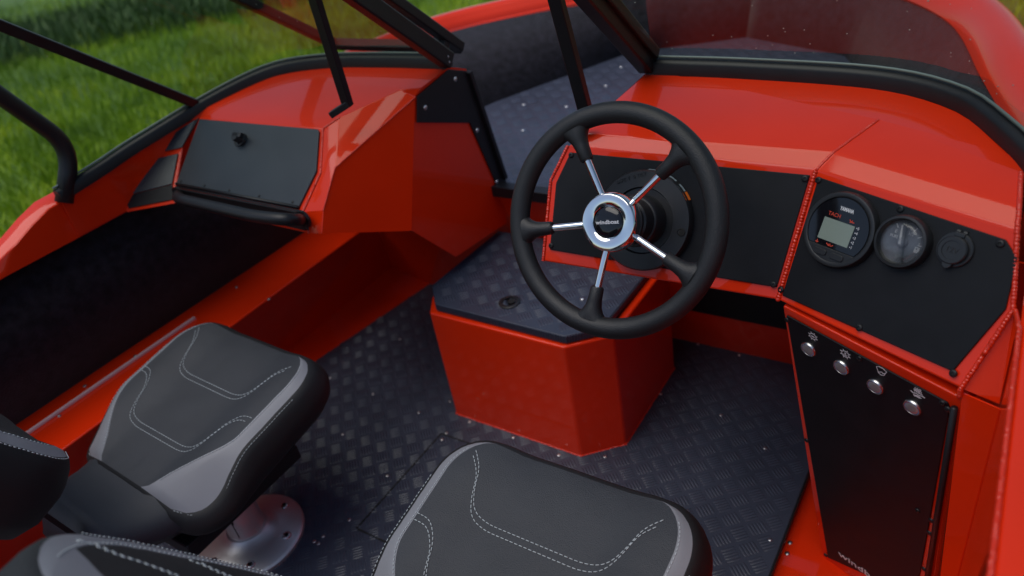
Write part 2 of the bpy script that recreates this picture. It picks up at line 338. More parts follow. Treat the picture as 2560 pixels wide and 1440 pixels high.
# gunwales: shaped top with rolled inner lip, outer hull side
def resamp_path(p): return resample(spline(p, 6), .05)
GP, GS = resamp_path(gun_port()), resamp_path(gun_star())
def outn(path, i, c=V(-.83, .6, 0)):
    t = unit(path[min(i + 1, len(path) - 1)] - path[max(i - 1, 0)]); n = unit(V(t[1], -t[0], 0)); return n if n @ (path[i] - c) > 0 else -n
def strip(path, prof, name, m, parent, **kw):   # prof: (outward, z offset) open strip
    vs = []; k = len(prof)
    for i in range(len(path)):
        n = outn(path, i)
        for a, z in prof: vs.append(path[i] + n * a + V(0, 0, z(path[i]) if callable(z) else z))
    fs = [(i * k + j, i * k + j + 1, (i + 1) * k + j + 1, (i + 1) * k + j) for i in range(len(path) - 1) for j in range(k - 1)]
    return MB().add(vs, fs).build(name, m, parent, smooth=True, weld=True, **kw)
ip = [i for i, p in enumerate(GP) if p[1] < 1.38][-1]; aftP = GP[:ip + 1]; bowP = GP[ip:]
strip(aftP, [(-.002, lambda p: .617 - p[2] - max(0, .5 - p[1]) * .05), (0, -.004), (.004, 0), (.055, .006), (.060, .0), (.062, -.03), (.13, -.25), (.12, -.6), (-.25, -1.0)], 'gunwale', RED, boat)
strip(bowP, [(-.008, -.06), (-.012, -.045), (-.008, -.03), (.0, -.026), (.004, -.012), (.012, -.006), (.02, .006), (.035, .018), (.055, .02), (.072, .01), (.078, -.008), (.09, -.04), (.10, -.25), (.06, -.6), (-.30, -1.0)], 'bow_gunwale', RED, boat)
ip = [i for i, p in enumerate(GS) if p[1] < 1.28][-1]; aftS = GS[:ip + 1]; bowS = GS[ip:]
strip(aftS, [(.0, -.72), (0, -.006), (.006, 0), (.10, .008), (.14, .0), (.155, -.03), (.15, -.25), (.05, -.75), (-.2, -1.0)], 'gunwale', RED, boat)
strip(bowS, [(-.008, -.05), (-.014, -.035), (-.008, -.02), (.006, .0), (.03, .018), (.06, .022), (.082, .01), (.09, -.02), (.085, -.25), (.0, -.75), (-.25, -1.0)], 'bow_gunwale', RED, boat)
# carpet linings
def lining(top, bot, name='carpet_lining'):
    n = len(top); b = MB(); b.add(list(top) + list(bot), [(i, i + 1, n + i + 1, n + i) for i in range(n - 1)]); return b.build(name, CARP, boat, smooth='all', weld=True, solid=.004)
lining([V(-1.755, -1.4, .60), V(-1.755, .3, .60), V(-1.755, .62, .63), V(-1.765, 1.3, .62), V(-1.80, 1.6, .6)], [V(-1.80, -1.4, .268), V(-1.80, .3, .268), V(-1.80, .62, .268), V(-1.79, 1.3, .268), V(-1.80, 1.6, .268)])
def bow_lining(path, side):
    pts = [p for p in path if p[1] > 1.33]; top = []; bot = []; dk2 = [np.array(d) for d in (DECK[:5] if side < 0 else DECK[:3:-1])]
    L = [0]
    for a, c in zip(dk2, dk2[1:]): L.append(L[-1] + np.linalg.norm(c - a))
    n = len(pts)
    for i, p in enumerate(pts):
        s = L[-1] * i / (n - 1); x = np.interp(s, L, [d[0] for d in dk2]); y = np.interp(s, L, [d[1] for d in dk2])
        top.append(p - outn(path, 5) * 0 + V(0, 0, -.03)); bot.append(V(x, y, DKZ - .004))
    lining(top, bot)
bow_lining(GP, -1); bow_lining(GS, 1)
# port side bench: top, lip, riser and kick
BZ = .27
def bl(u, v): return onz(u, v, BZ)
l0, l1 = V(-1.578, -1.4, BZ), V(-1.60, 1.50, BZ)
b = MB().poly([V(-1.80, -1.4, BZ - .002), l0, l1, V(-1.80, 1.5, BZ - .002)])
b.poly([l0, V(-1.64, -1.4, .045), V(-1.66, 1.5, .045), l1]); b.poly([V(-1.64, -1.4, .045), V(-1.612, -1.4, .0), V(-1.612, .98, 0), V(-1.517, 1.53, .0), V(-1.66, 1.5, .045)])
bench = b.build('side_bench', RED, boat, weld=True, bevel=.006, seg=3)
p0, p1 = onz(104, 1068, BZ), onz(350, 886, BZ)
xm = (p0[0] + p1[0]) / 2
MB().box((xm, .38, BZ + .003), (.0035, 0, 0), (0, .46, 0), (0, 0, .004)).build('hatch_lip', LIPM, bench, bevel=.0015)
for u, v in [(591, 718), (672, 748), (212, 965), (236, 968), (148, 1040), (338, 890)]: screw(onz(u, v, BZ), V(0, 0, 1), bench, .0045, recess=False)
# transom closing the boat behind the photographer
MB().prism([V(-1.80, -1.4, -.3), V(.2, -1.4, -.3), V(.2, -1.4, .62), V(-1.80, -1.4, .62)], V(0, -1, 0), .02).build('transom', RED, boat)

# ================================================================== HELM CONSOLE (starboard)
TH = R(27); n1 = V(0, -math.cos(TH), math.sin(TH)); u1 = V(0, math.sin(TH), math.cos(TH))
WC = V(-.465, .852, .743); D1 = WC - n1 * .13
helm = thing('helm_console', 'red helm console with black instrument panels behind the steering wheel', 'console', (-.29, 1.1, 0))
h0 = onp(2040, 425, D1, n1); h1 = onp(1945, 750, D1, n1)
e2 = V(math.cos(R(23.5)), -math.sin(R(23.5)), 0); n2 = np.cross(e2, h0 - h1); n2 = unit(n2); n2 = -n2 if n2[1] > 0 else n2
u2 = np.cross(n2, e2); u2 = u2 * np.sign(u2[2])
a0, a1, a2 = onp(1420, 364, D1, n1), onp(1377, 452, D1, n1), onp(1358, 653, D1, n1)
n45 = slope_n(45)
c2L = onp(1458, 330, a0, n45); c2 = onp(2085, 380, h0, n45); c2L[1], c2L[2] = c2[1], c2[2]
ns = slope_n(14); c1L = V(-.585, 1.125, 0); c1 = onp(2197, 299, c2, ns); c1L[1:] = c1[1:]
nd = slope_n(2)
d2r = onp(2543, 575, h0, n2); d2m = onp(2533, 775, h0, n2); d2b = onp(2402, 972, h0, n2)
nb2 = unit(n2 * .55 + V(0, 0, 1) * .6); c2r = onp(2548, 520, c2, unit(np.cross(c2 - h0, d2r - h0)))
c1r = onp(2553, 431, c1, plane3(c1, c2, c2r)[1])
WZ = .822
starbase = [V(-.582, 1.268, WZ), V(-.40, 1.262, WZ), V(-.19, 1.238, WZ - .001), V(-.075, 1.18, WZ - .004), V(-.012, 1.10, WZ - .012), V(.045, 1.0, WZ - .03), V(.095, .85, WZ - .075), V(.13, .62, WZ - .098)]
sb = spline(starbase, 14)
b = MB()
b.poly([a0, a1, a2, h1, h0])                      # main dash face
b.poly([h0, h1, d2b, d2m, d2r])                   # dash wing turned to the driver
b.poly([c2L, a0, h0, c2]); b.poly([c2, h0, d2r, c2r])   # bevel bands
b.poly([c1L, c2L, c2, c1]); b.poly([c1, c2, c2r, c1r])   # hood
dkp = [p for p in sb if p[1] > 1.0]
b.poly([c1L, c1, c1r] + [p + V(0, 0, -.003) for p in reversed(dkp)])      # deck under the windscreen
fl2 = V(0, .03, -.012)
b.poly([a2, a2 + fl2, h1 + fl2, h1]); b.poly([h1, h1 + fl2, d2b + fl2, d2b])   # return lips
xw = V(-.60, 0, 0)
b.poly([a1, a0, c2L, c1L, V(-.585, 1.268, WZ - .003), V(-.59, 1.375, .46), a2 + fl2 + V(.02, .2, -.05), a2 + fl2, a2])   # passage side
body = b.build('console_shell', RED, helm, weld=True, bevel=.0035, seg=3)
e_top = h0 + e2 * .01
# black panels standing proud of the shell
def lp(x, y, h=0): return h0 + e2 * x + u2 * y + n2 * h
pan1 = [onp(u, v, D1, n1) for u, v in [(1428, 381), (2026, 438), (1943, 718), (1376, 624), (1392, 457)]]
pm = MB().prism(pan1, n1, .003).build('dash_panel', PANEL, helm, bevel=.0012)
pan2 = [lp(.009, -.008), lp(.262, -.014), lp(.281, -.03), lp(.292, -.088), lp(.268, -.180), lp(.019, -.183)]
pw = MB().prism(pan2, n2, .003).build('gauge_panel', PANEL, helm, bevel=.0012)
for u, v in [(1430, 388), (2014, 447), (1935, 711), (1380, 614)]: screw(onp(u, v, D1, n1) + n1 * .003, n1, pm, .0048, BLK)
for u, v in [(2049, 451), (2254, 523), (2504, 610), (2151, 819), (2386, 933), (1955, 724)]: screw(onp(u, v, h0, n2) + n2 * .003, n2, pw, .0048, BLK)
weld_bead([c1, c2, h0], helm, .0026); weld_bead([h0 + n1 * .001, h1 + n1 * .001], helm, .0042)
weld_bead([a0, a1, a2], helm, .0035); weld_bead([c1r, c2r, d2r, d2m, d2b], helm, .0036)
# switch pedestal, undercut towards the floor
q0 = onz(1966, 776, .592); qb = onz(2068, 1398, -.03); np_ = unit(np.cross(qb - q0, e2)); np_ = -np_ if np_[1] > 0 else np_
up_ = unit(np.cross(np_, e2)); up_ = up_ * np.sign(up_[2])
def pp(u, v, h=0): return onp(u, v, q0, np_) + np_ * h
PF = [pp(1956, 764), pp(2410, 1000), pp(2330, 1500), pp(2200, 1470), pp(2058, 1410)]
ped = MB().prism(PF, np_, -.03).build('pedestal', RED, helm, bevel=.003)
pp1 = [pp(1969, 786), pp(2371, 1004), pp(2377, 1018), pp(2308, 1400), pp(2290, 1490), pp(2072, 1392)]
sp = MB().prism(pp1, np_, .003).build('switch_panel', PANEL, helm, bevel=.0012)
for u, v in [(1971, 797), (2153, 893), (2360, 1004), (2020, 1098), (2297, 1273), (2067, 1385)]: screw(pp(u, v, .003), np_, sp, .0042, BLK)
MB().poly([h1 + fl2, d2b + fl2, pp(2410, 1000) + V(0, .03, 0), pp(1956, 764) + V(0, .03, 0)]).build('pedestal_top_flange', RED, helm, solid=.003)
# side closing piece from the pedestal to the hull side and black edge trim
MB().poly([pp(2410, 985, -.002), V(.046, .80, .60), V(.046, .80, -.03), pp(2330, 1500, -.002)]).build('pedestal_return', RED, helm, solid=.003)
MB().poly([d2m + n2 * -.004, d2b + n2 * -.004, V(.043, .82, .59), V(.043, .85, .69)]).build('side_gusset', RED, helm, solid=.003)
weld_bead([d2m + V(.002, 0, 0), V(.043, .80, .715), V(.0455, .5, .715), V(.047, .2, .713)], helm, .0032, name='coaming_weld')
weld_bead([d2b, pp(2400, 990, .001)], helm, .004)
t0, t1 = pp(2393, 1012, .006), pp(2324, 1440, .006)
MB().tube([t0, t1 + (t1 - t0) * .2], .0042, 8).build('edge_trim', BLK, helm, smooth='all')
for f in (.02, .62, .70, .95): screw(t0 + (t1 - t0) * f - e2 * .007, np_, helm, .0045, BLK, recess=False, name='trim_clip')
# under-dash shelf in shadow
MB().prism([V(-.57, 1.09, .535), V(-.25, 1.06, .535), V(-.25, 1.36, .535), V(-.57, 1.36, .535)], V(0, 0, -1), .012).build('under_dash_tray', BLK, helm, bevel=.002)
MB().prism([V(-.60, 1.385, .36), V(-.2, 1.385, .36), V(-.2, 1.41, .44), V(-.60, 1.41, .44)], V(0, -1, 0), .01).build('kick_rail', BLK, helm, bevel=.002)
MB().poly([V(-.6, 1.372, .46), V(-.16, 1.372, .46), V(-.16, 1.467, .14), V(-.6, 1.467, .14)]).build('under_dash_black_sheet', BLK, helm, solid=.003)  # flat black sheet over the red bulkhead, filling the dark band below the dash

# ---- steering wheel
XW = V(1, 0, 0)
def wp(ang, r, h=0): return WC + (XW * math.cos(R(ang)) + u1 * math.sin(R(ang))) * r + n1 * h
RR, rr = .1565, .0155
rim = MB(); NS, NT = 96, 20; vs = []
for i in range(NS):
    for j in range(NT):
        t = 2 * math.pi * j / NT; vs.append(wp(360 * i / NS, RR + rr * 1.02 * math.cos(t), rr * math.sin(t)))
rim.add(vs, [(i * NT + j, ((i + 1) % NS) * NT + j, ((i + 1) % NS) * NT + (j + 1) % NT, i * NT + (j + 1) % NT) for i in range(NS) for j in range(NT)])
wh = rim.build('steering_wheel', RUB, helm, smooth='all'); wh['label'] = 'black padded steering wheel with five chromed spokes and chrome hub'
ang0 = 48.6
for k in range(5):
    a = ang0 + 72 * k
    path = [wp(a, .030, -.008), wp(a, .05, -.004), wp(a, .12, .0)]
    sp_ = MB().tube(resample(path, .01), .0052, 14).build('spoke', CHR, wh, smooth=True)
    sv = []; prf = [(.098, .0085), (.1, .0100), (.118, .0108), (.128, .0125), (.136, .0165), (.142, .0225), (.147, .03)]
    b = MB(); seg = 18; vs = []; tdir = -XW * math.sin(R(a)) + u1 * math.cos(R(a))
    for r, w in prf:
        hh = min(w, .0142)
        vs += [wp(a, r) + tdir * w * math.cos(2 * math.pi * j / seg) + n1 * hh * math.sin(2 * math.pi * j / seg) for j in range(seg)]
    fs = [(i * seg + j, i * seg + (j + 1) % seg, (i + 1) * seg + (j + 1) % seg, (i + 1) * seg + j) for i in range(len(prf) - 1) for j in range(seg)] + [tuple(reversed(range(seg)))]
    b.add(vs, fs).build('spoke_sleeve', RUB, wh, smooth=True, weld=True)
HB = WC + n1 * .0
hub = MB().lathe(HB, n1, [(.036, -.024), (.042, -.018), (.0435, -.008), (.0435, .004), (.0422, .009), (.0408, .0118), (.0395, .0124), (.0262, .0124), (.0238, .0105), (.0232, .004)], 64).build('hub', CHR, wh, smooth=True)
cap = MB().lathe(HB, n1, [(.0228, .0), (.0228, .0095), (.0205, .0118), (.012, .0128), (0, .0132)], 48).build('hub_cap', GLOSSB, wh, smooth=True)
text('windboat', HB + n1 * .0131 + u1 * .0, n1, unit(u1 * .985 - XW * .17), .0082, WHT, wh, sx=1.18, bold=.00012)
MB().lathe(HB, n1, [(.036, -.065), (.036, -.045), (.033, -.043), (.033, -.02)], 40).build('column', PLAS, wh, smooth=True)
bs = MB().lathe(D1 + n1 * .0035, n1, [(.080, 0), (.080, .011), (.0775, .0155), (.053, .0175), (.051, .0125), (.0405, .0125), (.0405, .048), (.0385, .051), (.036, .0515), (.036, .066)], 64).build('steering_base', PLAS, helm, smooth=True); bs['label'] = 'round black tilt steering base with orange sticker'
rd = MB().lathe(wp(-8, .068, -.13 + .0195), n1, [(.0065, -.003), (.0065, .0013), (.0055, .0016), (.005, .0005), (0, .0005)], 20).build('bolt_hole', DARK, bs, smooth=True)
text('SAFE-T  II TILT', wp(112, .069, -.13 + .0208), n1, unit(wp(112, 1) - WC), .0085, PLAS, bs, ext=.0003)
def arc_label(r0, r1, aa, ab, h, m, name, hs=0):
    b = MB(); n = 12; vs = []
    for i in range(n + 1):
        a = aa + (ab - aa) * i / n; vs += [wp(a, r0, h), wp(a, r1, h - hs)]
    return b.add(vs, [(2 * i, 2 * i + 1, 2 * i + 3, 2 * i + 2) for i in range(n)]).build(name, m, bs, solid=.0004)
LBL = mat('grey_printed_label', (.22, .26, .28), .6, var=.6, vscale=260)
arc_label(.0785, .0812, 56, 92, -.1128, LBL, 'printed_label', .010); arc_label(.0785, .0812, 41, 51, -.1128, LBL, 'printed_label', .010); arc_label(.0785, .0816, 30, 40, -.1126, ORNG, 'orange_sticker', .012)

# ---- gauges on the wing
def ring_pts(c, r, n, e, u, k=40): return [c + (e * math.cos(2 * math.pi * i / k) + u * math.sin(2 * math.pi * i / k)) * r for i in range(k)]
tc_ = lp(.0705, -.066, .003)
tach = thing('tachometer', 'round black digital tachometer with green grey screen and red lettering', 'gauge', tc_)
MB().lathe(tc_, n2, [(.0525, 0), (.0525, .007), (.0505, .0115), (.047, .0125), (.0445, .0115), (.0435, .009)], 64).build('bezel', PLAS, tach, smooth=True)
def tp(x, y, h=0): return tc_ + e2 * x + u2 * y + n2 * h
def flatD(r, ycut, h, k=48):
    pts = [(r * math.cos(2 * math.pi * i / k), r * math.sin(2 * math.pi * i / k)) for i in range(k)]
    pts = [(x, max(y, ycut)) for x, y in pts]; out = []
    for p in pts:
        if not out or (abs(p[0] - out[-1][0]) + abs(p[1] - out[-1][1])) > 1e-4: out.append(p)
    return [tp(x, y, h) for x, y in out]
MB().prism(flatD(.043, -.026, .0105), n2, .001).build('face', GLOSSB, tach)
MB().prism([tp(-.041, -.027, .009), tp(.041, -.027, .009), tp(.03, -.041, .009), tp(0, -.0485, .009), tp(-.03, -.041, .009)], n2, .0025).build('lower_bezel', PLAS, tach, bevel=.001)
MB().prism([tp(-.024, -.0185, .0118), tp(.022, -.0185, .0118), tp(.022, .0115, .0118), tp(-.024, .0115, .0118)], n2, .0004).build('screen', LCD, tach)
for sx in (-.0135, .0125):
    k = 10; pts = [tp(sx + math.copysign(.006, math.cos(a)) + .0042 * math.cos(a), -.035 + .0042 * math.sin(a), .0114) for a in [2 * math.pi * (i + .5) / (2 * k) for i in range(2 * k)]]
    MB().prism(pts, n2, .0022).build('button', PLAS, tach, bevel=.0008)
text('YAMAHA', tp(.003, .0285, .0119), n2, u2, .0068, WHT, tach, sx=.72, bold=.00025)
text('TACH', tp(-.0115, .0175, .0119), n2, u2, .0074, REDP, tach, sx=.95)
for i, ch in enumerate('12345'):
    text('•' + ch, tp(.0265, -.0165 + i * .0066, .0119), n2, u2, .0054, WHT, tach, name='scale_number')
def strokes(lines, P3, n, w, m, parent, name):
    b = MB()
    for ln in lines:
        for p, q in zip(ln, ln[1:]):
            a = P3(*p); c = P3(*q); d = unit(c - a); s = np.cross(n, d) * w; b.prism([a + s - d * w * .5, c + s + d * w * .5, c - s + d * w * .5, a - s - d * w * .5], n, .0003)
    return b.build(name, m, parent)
strokes([[(-.0225, -.021), (-.0225, -.0246)], [(-.0245, -.0235), (-.0225, -.025), (-.0205, -.0235)]], lambda x, y: tp(x, y, .0119), n2, .0005, REDP, tach, 'warning_symbol')
strokes([[(-.008, -.0215), (-.005, -.024), (0, -.0235), (.002, -.022)], [(-.006, -.0228), (-.002, -.0215)]], lambda x, y: tp(x, y, .0119), n2, .0005, REDP, tach, 'warning_symbol')
strokes([[(.012, .018), (.014, .015), (.019, .0155)], [(.013, .0145), (.016, .0175)]], lambda x, y: tp(x, y, .0119), n2, .0005, REDP, tach, 'warning_symbol')
fc = lp(.1558, -.0535, .003)
fu = thing('fuel_gauge', 'round fuel gauge with white needle and glass lens in the black panel', 'gauge', fc)
def fp(x, y, h=0): return fc + e2 * x + u2 * y + n2 * h
MB().lathe(fc, n2, [(.0345, 0), (.0345, .011), (.0325, .015), (.0295, .0155), (.0285, .014), (.028, .006)], 56).build('bezel', PLAS, fu, smooth=True)
MB().lathe(fc, n2, [(.0283, .004), (.0283, .0065), (0, .0065)], 48).build('dial', FACE, fu)
MB().prism([fp(-.0026, -.004, .0092), fp(.0004, -.0035, .0092), fp(-.0056, .0205, .0092), fp(-.0074, .0200, .0092)], n2, .0006).build('needle', WHT, fu)
MB().lathe(fc, n2, [(.007, .0066), (.007, .009), (.006, .0098), (0, .0098)], 24).build('needle_hub', FACE, fu, smooth=True)
for a in (128, 92, 62, 33, 5):
    strokes([[(.0195 * math.cos(R(a)), .0195 * math.sin(R(a))), (.0245 * math.cos(R(a)), .0245 * math.sin(R(a)))]], lambda x, y: fp(x, y, .0067), n2, .0006, WHT, fu, 'tick')
text('E', fp(-.0125, .010, .0068), n2, u2, .006, WHT, fu); text('FUEL', fp(-.0125, .0035, .0068), n2, u2, .0052, WHT, fu)
text('1/2', fp(.0065, .0125, .0068), n2, u2, .006, WHT, fu); text('F', fp(.0205, .0035, .0068), n2, u2, .005, WHT, fu)
strokes([[(.018, -.007), (.018, -.001), (.0215, -.001), (.0215, -.007), (.018, -.007)], [(.0198, -.0065), (.0198, -.004)], [(.0228, -.0055), (.0228, -.001)]], lambda x, y: fp(x, y, .0068), n2, .0007, WHT, fu, 'pump_symbol')
MB().lathe(fc, n2, [(.0286, .0142), (.02, .0160), (.01, .0168), (0, .017)], 40).build('lens', CLEAR, fu, smooth='all')
sc_ = lp(.2155, -.0425, .003)
so = thing('power_socket', 'round black 12 volt socket cap with hinge and tab on gauge panel', 'socket', sc_)
MB().lathe(sc_, n2, [(.0215, 0), (.0215, .0025), (.0205, .0035), (.0175, .0035)], 44).build('flange', PLAS, so, smooth=True)
cp_ = MB().lathe(sc_ - u2 * .001, n2, [(.0172, .003), (.0172, .008), (.0158, .0095), (.0115, .0095), (.0112, .0085), (0, .0085)], 44).build('cap', PLAS, so, smooth=True)
text('12V', sc_ - u2 * .001 + n2 * .0086, n2, u2, .0095, RUB, cp_, ext=.0006)
for dx in (-.0035, .0045): MB().lathe(sc_ + u2 * .0215 + e2 * (dx - .002), e2, [(.0032, 0), (.0032, .004)], 14).build('hinge_knuckle', PLAS, so, smooth=True)
MB().box(sc_ + u2 * .0185 + n2 * .003, e2 * .006, u2 * .0025, n2 * .0025).build('hinge_block', PLAS, so, bevel=.0006)
k = 16; MB().prism([sc_ - u2 * (.0155 + .0085 * math.sin(math.pi * i / k)) + e2 * (.0062 * math.cos(math.pi * i / k)) + n2 * .006 for i in range(k + 1)], n2, .0022).build('pull_tab', PLAS, so, bevel=.0006)

# ---- illuminated-ring push switches and their symbols
BRS = bpy.data.materials.new('spun_steel'); BRS.use_nodes = True
_b = BRS.node_tree.nodes['Principled BSDF']; _b.inputs['Metallic'].default_value = .55; _b.inputs['Base Color'].default_value = (.36, .35, .34, 1); _b.inputs['Roughness'].default_value = .28; _b.inputs['Anisotropic'].default_value = .85
_t = BRS.node_tree.nodes.new('ShaderNodeTangent'); _t.direction_type = 'RADIAL'; _t.axis = 'Z'; BRS.node_tree.links.new(_t.outputs[0], _b.inputs['Tangent'])
RINGB = mat('pale_blue_ring', (.28, .28, .45), .4)
sw_names = ['round steel push switch under the boat light symbol', 'round steel push switch under the anchor light symbol', 'round steel push switch under the windscreen wiper symbol', 'round steel push switch under the live well fish symbol']
for (u, v), lab in zip([(2026, 869), (2108, 914), (2193, 962), (2286, 1014)], sw_names):
    c = pp(u, v, .003); s_ = thing('push_switch', lab, 'switch', c, group='steel push switches on the helm pedestal')
    MB().lathe(c, np_, [(.0128, 0), (.0128, .0022), (.0114, .0038), (.0102, .0036), (.0098, .0024)], 40).build('bezel', STEEL, s_, smooth=True)
    MB().lathe(c, np_, [(.0098, .0012), (.0098, .0027), (.0086, .0027)], 40).build('light_ring', RINGB, s_, smooth=True)
    b = MB().lathe((0, 0, 0), (0, 0, 1), [(.0086, 0), (.0086, .0032), (.008, .0037), (.004, .0037), (0, .0037)], 40)
    o = b.build('button', BRS, None, smooth=True); o.parent = s_; o.rotation_euler = frame_rot(np_, up_).to_euler()
def sym(u, v):
    c = pp(u, v, .0031); return lambda x, y: c + e2 * x + up_ * y
def circ(r, cx=0, cy=0, k=20, a0=0, a1=360): return [(cx + r * math.cos(R(a0 + (a1 - a0) * i / k)), cy + r * math.sin(R(a0 + (a1 - a0) * i / k))) for i in range(k + 1)]
def rays(r0, r1, n=8): return [[(r0 * math.cos(R(22 + 360 / n * i)), r0 * math.sin(R(22 + 360 / n * i))), (r1 * math.cos(R(22 + 360 / n * i)), r1 * math.sin(R(22 + 360 / n * i)))] for i in range(n)]
strokes([circ(.0052)] + rays(.0058, .0078) + [[(-.0025, .0005), (.0025, -.0005)], [(-.002, -.001), (.002, -.0012)]], sym(2036, 838), np_, .0005, WHT, sp, 'boat_light_symbol')
strokes([circ(.0056)] + rays(.0062, .0083) + [[(0, .003), (0, -.003)], circ(.0026, 0, -.0008, 8, 190, 350), [(-.0012, .0015), (.0012, .0015)]], sym(2117, 882), np_, .0005, WHT, sp, 'anchor_light_symbol')
strokes([[(-.007, .0055), (-.004, -.0045), (.0, -.0065), (.004, -.0045), (.0075, .0045)], [(-.007, .0055), (-.003, .0078), (.002, .0078), (.0075, .0045)], [(-.004, -.003), (.001, .0), (.002, -.002), (.0055, -.0005)]], sym(2207, 926), np_, .00045, WHT, sp, 'wiper_symbol')
S4 = sym(2298, 980); strokes([[(-.0095, -.001), (-.006, -.0028), (-.002, -.001), (.002, -.0028), (.006, -.001), (.0095, -.002)]], S4, np_, .0006, WHT, sp, 'water_symbol')
MB().prism([S4(-.004, -.0055), S4(-.001, -.004), S4(.003, -.0048), S4(.0055, -.0062), S4(.002, -.0078), S4(-.002, -.0072), S4(-.0045, -.008), S4(-.006, -.0045)], np_, .0003).build('fish_symbol', WHT, sp)
text('LIVE', S4(0, .0068), np_, up_, .0058, WHT, sp, sx=.8, bold=.0002); text('WELL', S4(.0005, .0028), np_, up_, .0058, WHT, sp, sx=.8, bold=.0002)
text('windboat', pp(2160, 1424, .0032), np_, up_, .022, WHT, sp, sx=1.2, bold=.0002)

# ================================================================== PORT CONSOLE
port = thing('port_console', 'red passenger console with grey black glove box lid below the windscreen', 'console', (-1.35, 1.05, 0))
T0 = V(-1.19, 1.0, .775); nL = n45
v0, v1, v2, v3, v3b = [onp(u, v, T0, nL) for u, v in [(500, 296), (808, 321), (802, 431), (757, 530), (440, 463)]]
a_ = onx(1038, 243, -1.065); b_ = onx(1030, 577, -1.065)
w4 = ony(804, 584, .868); PL1 = plane3(a_, b_, w4)
w2 = onp(838, 419, *PL1); w3 = onp(808, 526, *PL1)
bt = ony(773, 583, .866); btl = ony(440, 508, .872)
nbp = slope_n(22); c2pL = onp(517, 267, v0, nbp); w1 = onp(849, 294, v1, nbp)
nhp = slope_n(9); c1pL = onp(640, 206, w1, nhp); c1pR = onp(1052, 219, w1, nhp); apx = onp(1001, 224, w1, nhp)
portbase = [V(-1.047, 1.266, WZ), V(-1.24, 1.264, WZ), V(-1.40, 1.250, WZ - .001), V(-1.53, 1.195, WZ - .006), V(-1.61, 1.07, WZ - .03), V(-1.685, .87, WZ - .075), V(-1.70, .78, WZ - .093), V(-1.706, .67, WZ - .108)]
pb = spline(portbase, 14)
cfw = V(-1.047, 1.266, WZ - .003)
b = MB()
b.poly([v0, v3b, v3, v2, v1]); b.poly([v3b, btl, bt, v3])
b.poly([v1, v2, w2, w1]); b.poly([v2, v3, w3, w2]); b.poly([v3, bt, w4, w3])
b.poly([w2, w3, w4, b_, a_]); b.poly([w1, w2, a_, apx]); b.poly([c2pL, v0, v1, w1]); b.poly([c1pL, c2pL, w1, apx]); b.poly([c1pL, apx, c1pR]); b.poly([apx, a_, c1pR])
dpp = [p + V(0, 0, -.003) for p in pb if p[1] > .98]
b.poly([c1pL, c1pR] + dpp); b.poly([c1pL] + [dpp[-1], v0, c2pL])
sA, sB, sC, sD = onx(1165, 172, -1.065), onx(1262, 452, -1.065), onx(1268, 556, -1.065), onx(1140, 642, -1.065)
b.poly([c1pR, a_, b_, sD, sC, sB, sA, V(-1.065, 1.266, WZ - .003)])
pbody = b.build('console_shell', RED, port, weld=True, bevel=.003, seg=3)
weld_bead([v1, v2, v3, bt], port, .0032); weld_bead([w2, w3], port, .002); weld_bead([w1, v1], port, .0025); weld_bead([w2, a_], port, .0022)
lidp = [onp(u, v, T0, nL) for u, v in [(503, 299), (797, 325), (801, 331), (794, 430), (750, 520), (444, 461)]]
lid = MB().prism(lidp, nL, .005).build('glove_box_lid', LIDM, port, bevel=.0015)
for f in (.04, .25, .46, .70, .95):
    p = lidp[5] + (lidp[4] - lidp[5]) * f + unit(v0 - v3b) * .008 + nL * .005; screw(p, nL, lid, .003, BLK, recess=False)
MB().tube([lidp[5] + nL * .004, lidp[4] + nL * .004], .0038, 10).build('hinge', BLK, port, smooth='all')
MB().prism([onp(u, v, T0, nL) - nL * 0 for u, v in [(444, 465), (748, 525), (752, 530), (442, 468)]], nL, .002).build('hinge_leaf', BLK, port)
# recessed black strip with grab handle brackets
hb = [ony(445, 470, .866), ony(752, 530, .862), ony(768, 575, .862), ony(445, 500, .866)]
MB().prism(hb, V(0, -1, 0), .004).build('lower_panel', BLK, port, bevel=.001)
# latch
lc = onp(611, 352, T0, nL) + nL * .005; ul = unit(v0 - v3b)
la = thing('toggle_latch', 'small black turn latch on the glove box lid', 'latch', lc)
MB().lathe(lc, nL, [(.0145, 0), (.0145, .004), (.011, .008), (.011, .02), (.009, .024), (0, .024)], 24).build('latch_barrel', PLAS, la, smooth=True)
MB().box(lc + nL * .018 + V(.004, 0, 0) + ul * .004, V(.014, 0, 0), ul * .006, nL * .006).build('latch_knob', PLAS, la, bevel=.002)
MB().tube(fillet([lc + V(-.012, 0, 0) + nL * .006, lc + V(-.013, 0, 0) - ul * .012 + nL * .008, lc + V(.004, 0, 0) - ul * .02 + nL * .008, lc + V(.013, 0, 0) - ul * .006 + nL * .006], .01), .002, 8).build('key_ring', PLAS, la, smooth='all')
# grab handle
hy = .80
g0, g1, g2, g3 = ony(447, 487, .868), ony(440, 496, .81), ony(640, 542, .79), ony(728, 550, .80)
gh = thing('grab_handle', 'matt black tubular grab handle under the glove box lid', 'handle', g2)
MB().tube(fillet([g0, g1 + V(.004, 0, 0), g2, g3 + V(0, 0, 0), ony(757, 549, .862)], .05, 8), .0125, 14).build('tube', BLK, gh, smooth='all')
for q, nn in ((g0, V(0, -1, 0)), (ony(757, 549, .860), V(0, -1, 0))): MB().lathe(q, nn, [(.02, -.004), (.02, .003), (.0, .003)], 20).build('flange', BLK, gh, smooth=True)
for dx in (-.012, .012): screw(ony(763, 552, .858) + V(0, 0, dx * 1.6), V(0, -1, 0), gh, .003, BLK)
